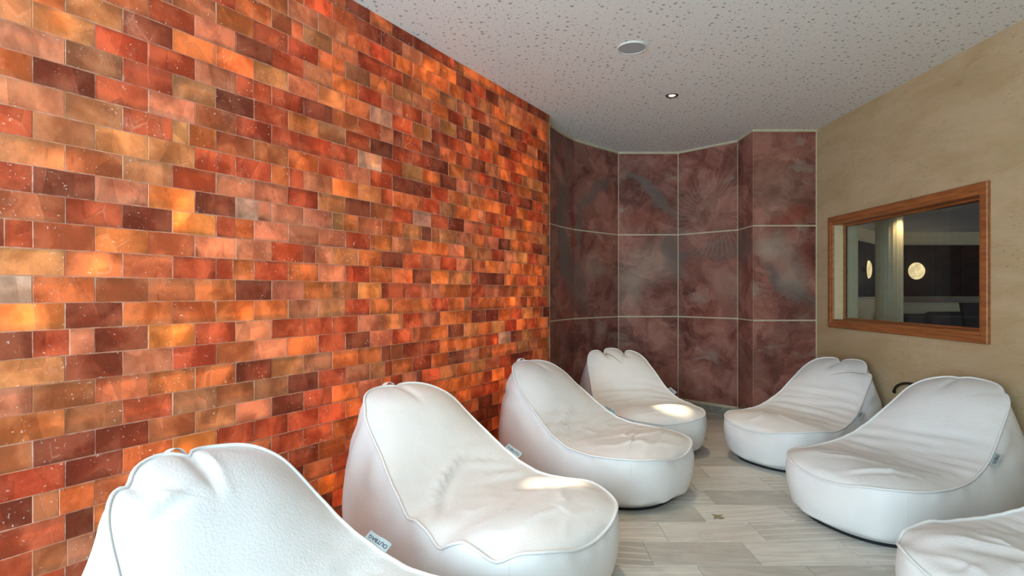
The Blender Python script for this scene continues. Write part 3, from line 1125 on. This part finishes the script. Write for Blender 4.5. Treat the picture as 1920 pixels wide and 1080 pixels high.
def make_bag(loc, yaw, label, seed, scale=1.0, top=1.0, sag=0.0, slump=0.0, lobes=(.13, -.13), lobe_depth=.05, wave=.010, wrinkle=1.0, tag_l=.86, folds=(), dips=(), loop_h=.005, tag_up=.55):
    root = empty('bean_bag_lounger', (loc[0], loc[1], 0), yaw)
    prof_c = [(x, z * (1 + (top - 1) * smooth(.35, .8, z))) for (x, z) in PROFILE]
    prof = catmull(prof_c, 16)
    cum = [0]
    for i in range(1, len(prof)):
        cum.append(cum[-1] + math.hypot(prof[i][0] - prof[i - 1][0], prof[i][1] - prof[i - 1][1]))
    Lp = cum[-1]

    def prof_at(l):
        l = max(0, min(Lp, l))
        lo, hi = 0, len(cum) - 1
        while hi - lo > 1:
            m = (lo + hi) // 2
            if cum[m] <= l:
                lo = m
            else:
                hi = m
        f = (l - cum[lo]) / max(1e-6, cum[hi] - cum[lo])
        x = prof[lo][0] * (1 - f) + prof[hi][0] * f
        z = prof[lo][1] * (1 - f) + prof[hi][1] * f
        a_ = prof[max(0, lo - 4)]; b = prof[min(len(prof) - 1, hi + 4)]
        tx, tz = b[0] - a_[0], b[1] - a_[1]
        n = math.hypot(tx, tz)
        return x, z, tz / n, -tx / n      # normal pointing up/forward

    sc = Lp / 1.545
    half = [(l * sc, y) for (l, y) in OUTLINE]
    ctrl = half + [(l, -y) for (l, y) in reversed(half[1:-1])]
    dense = catmull(ctrl, 24, True)
    # resample evenly
    N = 168
    dc = [0]
    for i in range(len(dense)):
        p, q = dense[i], dense[(i + 1) % len(dense)]
        dc.append(dc[-1] + math.hypot(p[0] - q[0], p[1] - q[1]))
    loop = []
    j = 0
    for i in range(N):
        d = dc[-1] * i / N
        while dc[j + 1] < d:
            j += 1
        f = (d - dc[j]) / max(1e-9, dc[j + 1] - dc[j])
        p, q = dense[j], dense[(j + 1) % len(dense)]
        loop.append((p[0] * (1 - f) + q[0] * f, p[1] * (1 - f) + q[1] * f))
    # gathers in the top edge
    L2 = []
    for (l, y) in loop:
        if l > 1.25 * sc:
            for lb in lobes:
                l -= lobe_depth * math.exp(-abs(y - lb) / .035) * smooth(1.25 * sc, 1.42 * sc, l)
        L2.append((l, y))
    loop = L2
    so = Vector((seed * 3.17, seed * 1.31, seed * 5.9))

    def nz(x, y, z, k):
        return mnoise.noise(Vector((x * k, y * k, z * k)) + so)

    def crown(l):
        u = l / sc
        return .042 * gauss(u - .27, .25) - (.022 + sag) * gauss(u - .78, .24) + .055 * gauss(u - 1.28, .25)

    def wrink(l, y, rho):
        u = l / sc
        w = 0.0
        # cross folds where the seat turns into the back
        m = gauss(u - .80, .22) * (.35 + .65 * smooth(.15, .8, abs(y) / .42))
        v = math.sin(u * 62 + 5 * nz(l, y, 1, 2.2) + 9 * abs(y) * abs(y) + seed * 2)
        w += .012 * wrinkle * m * v * (.5 + .8 * abs(nz(l, y, 4, 3.5)))
        # soft creases on the seat
        r1 = 1 - abs(nz(l * 1.2, y * .55, 7, 6.0)) * 2.2
        w += .010 * wrinkle * max(0, r1) ** 3 * smooth(1.1, .4, u) * (1 - rho ** 6)
        # puckers running in from the seam
        w += .0042 * wrinkle * smooth(.72, 1.0, rho) * math.sin(34 * (u + .6 * abs(y)) + 3 * nz(l, y, 9, 5))
        # gathers below the top edge
        for lb in lobes:
            w -= .030 * (lobe_depth / .05) * gauss(y - lb * (1 - .25 * (1.5 - u)), .020 + .06 * max(0, 1.5 - u)) * smooth(1.26, 1.48, u)
        w += .010 * nz(l, y, 2, 3.0)
        for (fl, fy, ang, ln, wd, dp) in folds:
            dl, dy = u - fl, y - fy
            a = dl * math.cos(ang) + dy * math.sin(ang); b = -dl * math.sin(ang) + dy * math.cos(ang)
            w += 1.5 * dp * (gauss(a, ln) * (math.exp(-abs(b) / (wd * .7)) - .7 * gauss(b - 1.3 * wd, wd * .8)))
        return w

    def seam_pt(l, y):
        x, z, nx, nzz = prof_at(l)
        u = l / sc
        # the edge hangs and waves a little
        zz = z + wave * 1.6 * nz(l * 1.0, y * 1.0, 3, 3.4) - slump * gauss(u - .55, .22) * (1 if y < 0 else .35)
        for (du_, dw, dd) in dips:
            if y < 0:
                zz -= dd * gauss(u - du_, dw)
        yy = y + wave * nz(l, y, 6, 3.0)
        return Vector((x, yy, zz))

    def top_pt(l, y, rho):
        x, z, nx, nzz = prof_at(l)
        s = seam_pt(l, y)
        edge = rho ** 3
        d = crown(l) * (1 - rho ** 2.6) + wrink(l, y, rho) * (1 - edge * .85)
        dz = (s.z - z) * edge
        dy = (s.y - y) * edge
        # the panel is full just inside the seam
        d += .012 * (1 - rho ** 4)
        return Vector((x + nx * d, y + dy, z + nzz * d + dz))

    K = 30
    V = []
    for k in range(K + 1):
        rho = 1 - k / K
        for (l, y) in loop:
            ls = max(.36 * sc, min(1.2 * sc, l))
            V.append(top_pt(ls + (l - ls) * rho, y * rho, rho))
    Fc = []
    for k in range(K):
        for i in range(N):
            q = (i + 1) % N
            Fc.append((k * N + i, k * N + q, (k + 1) * N + q, (k + 1) * N + i))
    tp = mesh_obj('top_panel', V, Fc, M_LEATHER, root)
    bm = bmesh.new(); bm.from_mesh(tp.data)
    bmesh.ops.remove_doubles(bm, verts=bm.verts[:], dist=.0004)
    bmesh.ops.recalc_face_normals(bm, faces=bm.faces[:])
    bm.to_mesh(tp.data); bm.free()
    for p in tp.data.polygons:
        p.use_smooth = True
    seam = V[:N]

    # side panel
    def foot(phi):
        c, s = math.cos(phi), math.sin(phi)
        ax = .665 if c > 0 else .70
        n = 2.5
        r = (abs(c / ax) ** n + abs(s / .49) ** n) ** (-1 / n)
        return Vector((r * c, r * s, 0))
    M = 22
    S = []
    for m in range(M + 1):
        t = m / M
        for i in range(N):
            s = seam[i]
            phi = math.atan2(s.y, s.x)
            b = foot(phi)
            rad = Vector((b.x, b.y, 0)).normalized()
            e = smooth(0, 1, t) * .35 + t * .65
            xy = Vector((s.x, s.y, 0)).lerp(b, e)
            bul = (.032 + .050 * smooth(.35, .8, s.z)) * math.sin(math.pi * min(1, t * 1.02)) ** .75
            ins = -.055 * smooth(.82, 1.0, t) ** 1.6
            z = s.z * (1 - t) + .022 * t
            w = .010 * mnoise.noise(Vector((xy.x * 3.2, xy.y * 3.2, z * 2.5)) + so) * math.sin(math.pi * t)
            # vertical soft puckers under the seam
            w += .0030 * wrinkle * math.sin(i * .8 + 4 * mnoise.noise(so + Vector((i * .07, 0, 0)))) * smooth(.28, .0, t) * smooth(0, .06, t)
            w += .006 * wrinkle * gauss(t - .88, .07) * math.sin(i * .55 + 5 * mnoise.noise(so + Vector((0, i * .09, 0))))
            # drag folds where the tall back meets the seat
            w += .006 * wrinkle * smooth(.45, .6, s.z) * math.sin(t * 26 + 6 * mnoise.noise(Vector((xy.x * 4, xy.y * 4, z * 4)) + so)) * smooth(.55, .1, t) * smooth(0, .08, t)
            S.append(xy + rad * (bul + ins + w) + Vector((0, 0, z)))
    Fc = []
    for m in range(M):
        for i in range(N):
            q = (i + 1) % N
            Fc.append((m * N + i, (m + 1) * N + i, (m + 1) * N + q, m * N + q))
    sd = mesh_obj('side_panel', S, Fc, M_LEATHER, root, True)
    bm = bmesh.new(); bm.from_mesh(sd.data)
    bmesh.ops.recalc_face_normals(bm, faces=bm.faces[:])
    bm.to_mesh(sd.data); bm.free()
    # piping along the seam
    pp = []
    for s in seam:
        phi = math.atan2(s.y, s.x)
        pp.append(s + Vector((math.cos(phi), math.sin(phi), .5)) * .006)
    tube('piping', pp, .0072, M_LEATHER, root, True, 8)
    # dark underside
    B = [S[M * N + i] for i in range(N)]
    V = [Vector((v.x * 1.004, v.y * 1.004, .03)) for v in B] + [Vector((v.x * .985, v.y * .985, 0)) for v in B]
    Fc = [(i, N + i, N + (i + 1) % N, (i + 1) % N) for i in range(N)] + [tuple(range(N))[::-1], tuple(range(N, 2 * N))]
    mesh_obj('base', V, Fc, M_DARK, root)
    # stitched side seams
    for ph in (math.radians(38), math.radians(-38)):
        i = min(range(N), key=lambda q: abs(math.atan2(seam[q].y, seam[q].x) - ph))
        tube('stitched_seam', [S[m * N + i] + Vector((math.cos(ph), math.sin(ph), 0)) * .0002 for m in range(1, M)], .0016, M_LEATHER, root, False, 5)
    # carrying loop at the top of the back
    ib = min(range(N), key=lambda q: abs(abs(math.atan2(seam[q].y, seam[q].x)) - math.pi))
    c0 = seam[ib]
    hp = []
    for k in range(15):
        a_ = math.pi * k / 14
        hp.append(Vector((c0.x - .035 - .012 * math.sin(a_), c0.y - .045 * math.cos(a_), c0.z - .045 + (.03 + loop_h) * math.sin(a_) ** .8)))
    tube('carry_loop', hp, .01, M_LEATHER, root, False, 8, up=(1, 0, 0), flat=(.019, .0022))
    # woven tag on the left seam
    tl = tag_l * sc
    il = min((q for q in range(N) if loop[q][1] > .1), key=lambda q: abs(loop[q][0] - tl))
    A, Bp = seam[(il - 2) % N], seam[(il + 2) % N]
    ux = (Bp - A).normalized()
    mid = seam[il]
    outw = Vector((0, 1, tag_up))
    outw = (outw - ux * outw.dot(ux)).normalized()
    nv = ux.cross(outw)
    w2, h2 = .05, .048
    V = []
    nseg = 8
    for sgn in (-1, 1):
        for k in range(nseg + 1):
            a_ = -1 + 2 * k / nseg
            for h in (0, 1):
                V.append(mid + ux * (a_ * w2) + outw * (.004 + h * h2) + nv * (sgn * .0012 + .006 * h * math.sin(a_ * 2.4)))
    n1 = (nseg + 1) * 2
    Fc = []
    for k in range(nseg):
        p = 2 * k
        Fc.append((p, p + 1, p + 3, p + 2)); Fc.append((n1 + p, n1 + p + 2, n1 + p + 3, n1 + p + 1))
        Fc.append((p + 1, n1 + p + 1, n1 + p + 3, p + 3)); Fc.append((p, p + 2, n1 + p + 2, n1 + p))
    Fc += [(0, n1, n1 + 1, 1), (n1 - 2, n1 - 1, 2 * n1 - 1, 2 * n1 - 2)]
    tg = mesh_obj('woven_tag', V, Fc, M_TAG, root)
    tg['label'] = 'small grey woven tag with dark lettering'
    for side in (1, -1):
        cu = bpy.data.curves.new('lettering', 'FONT')
        cu.body = 'OUTBAG'; cu.size = .021; cu.align_x = 'CENTER'; cu.align_y = 'CENTER'; cu.extrude = .0003; cu.offset = .0004
        tmp = bpy.data.objects.new('tmp_text', cu); COL.objects.link(tmp)
        bpy.context.view_layer.update()
        me = bpy.data.meshes.new_from_object(tmp.evaluated_get(bpy.context.evaluated_depsgraph_get()))
        bpy.data.objects.remove(tmp)
        me.materials.clear(); me.materials.append(M_INK)
        nrm = nv * side
        yv = -outw
        xv = yv.cross(nrm)
        R = Matrix((xv, yv, nrm)).transposed().to_4x4()
        c = mid + outw * (.004 + h2 * .55)
        me.transform(R)
        for v in me.vertices:
            rel = v.co
            a_ = rel.dot(ux) / w2
            hh = .55 + rel.dot(outw) / h2
            v.co = v.co + c + nv * (side * .0016 + .006 * hh * math.sin(a_ * 2.4))
        o = bpy.data.objects.new('lettering', me); COL.objects.link(o); o.parent = tg
    root.scale = (scale, scale, scale)
    tag(root, label, 'bean bag', 'white bean bag loungers')
    return root


def on_wall(t, dist):
    p = E + D * t + NRM * dist
    return (p.x, p.y)


YAW_L = math.atan2(NRM.y, NRM.x)
make_bag(on_wall(-3.86, 1.14), YAW_L + .06, 'white leather bean bag lounger nearest the camera, cut off at the bottom left', 1, lobes=(.02, -.22), loop_h=.035,
         folds=((1.30, -.25, 1.35, .10, .03, .02), (1.42, .0, .2, .10, .03, -.02), (.78, .26, 1.9, .14, .03, -.016), (.70, .20, 1.7, .16, .03, -.014)))
make_bag(on_wall(-2.57, .88), YAW_L - .13, 'white bean bag lounger with lamp spot and wavy front seam, second along salt wall', 2, scale=1.03, slump=.015, wave=.012,
         lobes=(.02, -.3), lobe_depth=.03, loop_h=.035, dips=((.74, .05, .03), (.50, .055, .045), (.22, .06, .045), (.36, .04, -.015)),
         folds=((.86, -.10, 1.2, .22, .022, .014), (.78, -.22, 1.1, .16, .02, .016), (.70, -.30, 1.0, .12, .02, .014), (.86, .25, 1.9, .14, .02, -.012), (.76, .26, 1.75, .16, .022, -.014), (.66, .22, 1.65, .16, .022, -.012)))
make_bag(on_wall(-1.05, .90), YAW_L - .16, 'white bean bag lounger third along the salt wall, overlapping the mural corner one', 3, wrinkle=1.5, lobes=(.05, -.28), lobe_depth=.02, loop_h=.035,
         folds=((.90, -.15, 1.2, .2, .02, .012), (.82, -.22, 1.2, .16, .018, .014), (.46, .05, 1.3, .25, .02, .010), (.34, -.08, 1.2, .22, .02, .010), (.22, .06, 1.4, .2, .02, .008)))
make_bag((1.20, 5.50), math.radians(-76), 'white bean bag lounger with scalloped top against the mural wall corner', 4, scale=.975, lobes=(.12, -.12), lobe_depth=.12,
         folds=((.92, 0, 1.57, .3, .025, -.014),))
make_bag((2.52, 4.98), math.radians(-152), 'white bean bag lounger with two puffed lobes, beside the window wall near the mural', 5, scale=.955, tag_up=-.35, wrinkle=1.3, lobes=(-.03, .27), lobe_depth=.10,
         folds=((1.05, .05, 1.5, .25, .02, .012), (.92, .02, 1.5, .3, .022, .012), (.80, .05, 1.6, .3, .022, .010)))
make_bag((2.48, 3.65), math.radians(-160), 'large white bean bag lounger with grey side tag under the window', 6, scale=.985, tag_up=-.35, tag_l=.90, wrinkle=1.05, lobes=(-.06, .26), lobe_depth=.035,
         folds=((.98, .10, 1.45, .26, .02, -.014), (.86, .15, 1.5, .24, .02, .012), (.74, .18, 1.6, .24, .02, .010), (.24, .20, .7, .18, .025, .010)))
make_bag((2.31, 2.20), math.radians(-176), 'white bean bag lounger cut off at the bottom right corner', 7, wrinkle=1.9, wave=.016, lobes=(.1, -.1), dips=((.12, .05, .03), (.36, .05, -.012)),
         folds=((.30, -.12, .9, .2, .05, .011), (.45, -.25, 2.2, .2, .045, .010), (.55, 0, .4, .2, .06, -.010)))

# black curved grab handle on the right wall
hp = [(XR - .016, y, z) for (y, z) in catmull([(4.90, .575), (4.865, .625), (4.79, .662), (4.70, .678), (4.62, .675)], 4)]
hd = empty('grab_handle', (XR, 4.6, .6))
tb = tube('grip', [(x - XR, y - 4.6, z - .6) for x, y, z in hp], .011, M_BLACKPL, hd, False, 10)
for q in (hp[0], hp[-1]):
    c = lathe('end_cap', [(0, 0), (.013, 0), (.013, .015), (0, .015)], M_BLACKPL, hd, 16)
    c.data.transform(Matrix.Rotation(math.radians(-90), 4, 'Y'))
    c.location = (q[0] - XR + .0155, q[1] - 4.6, q[2] - .6)
tag(hd, 'short black curved handle on the plaster wall behind the lounger under the window', 'handle')
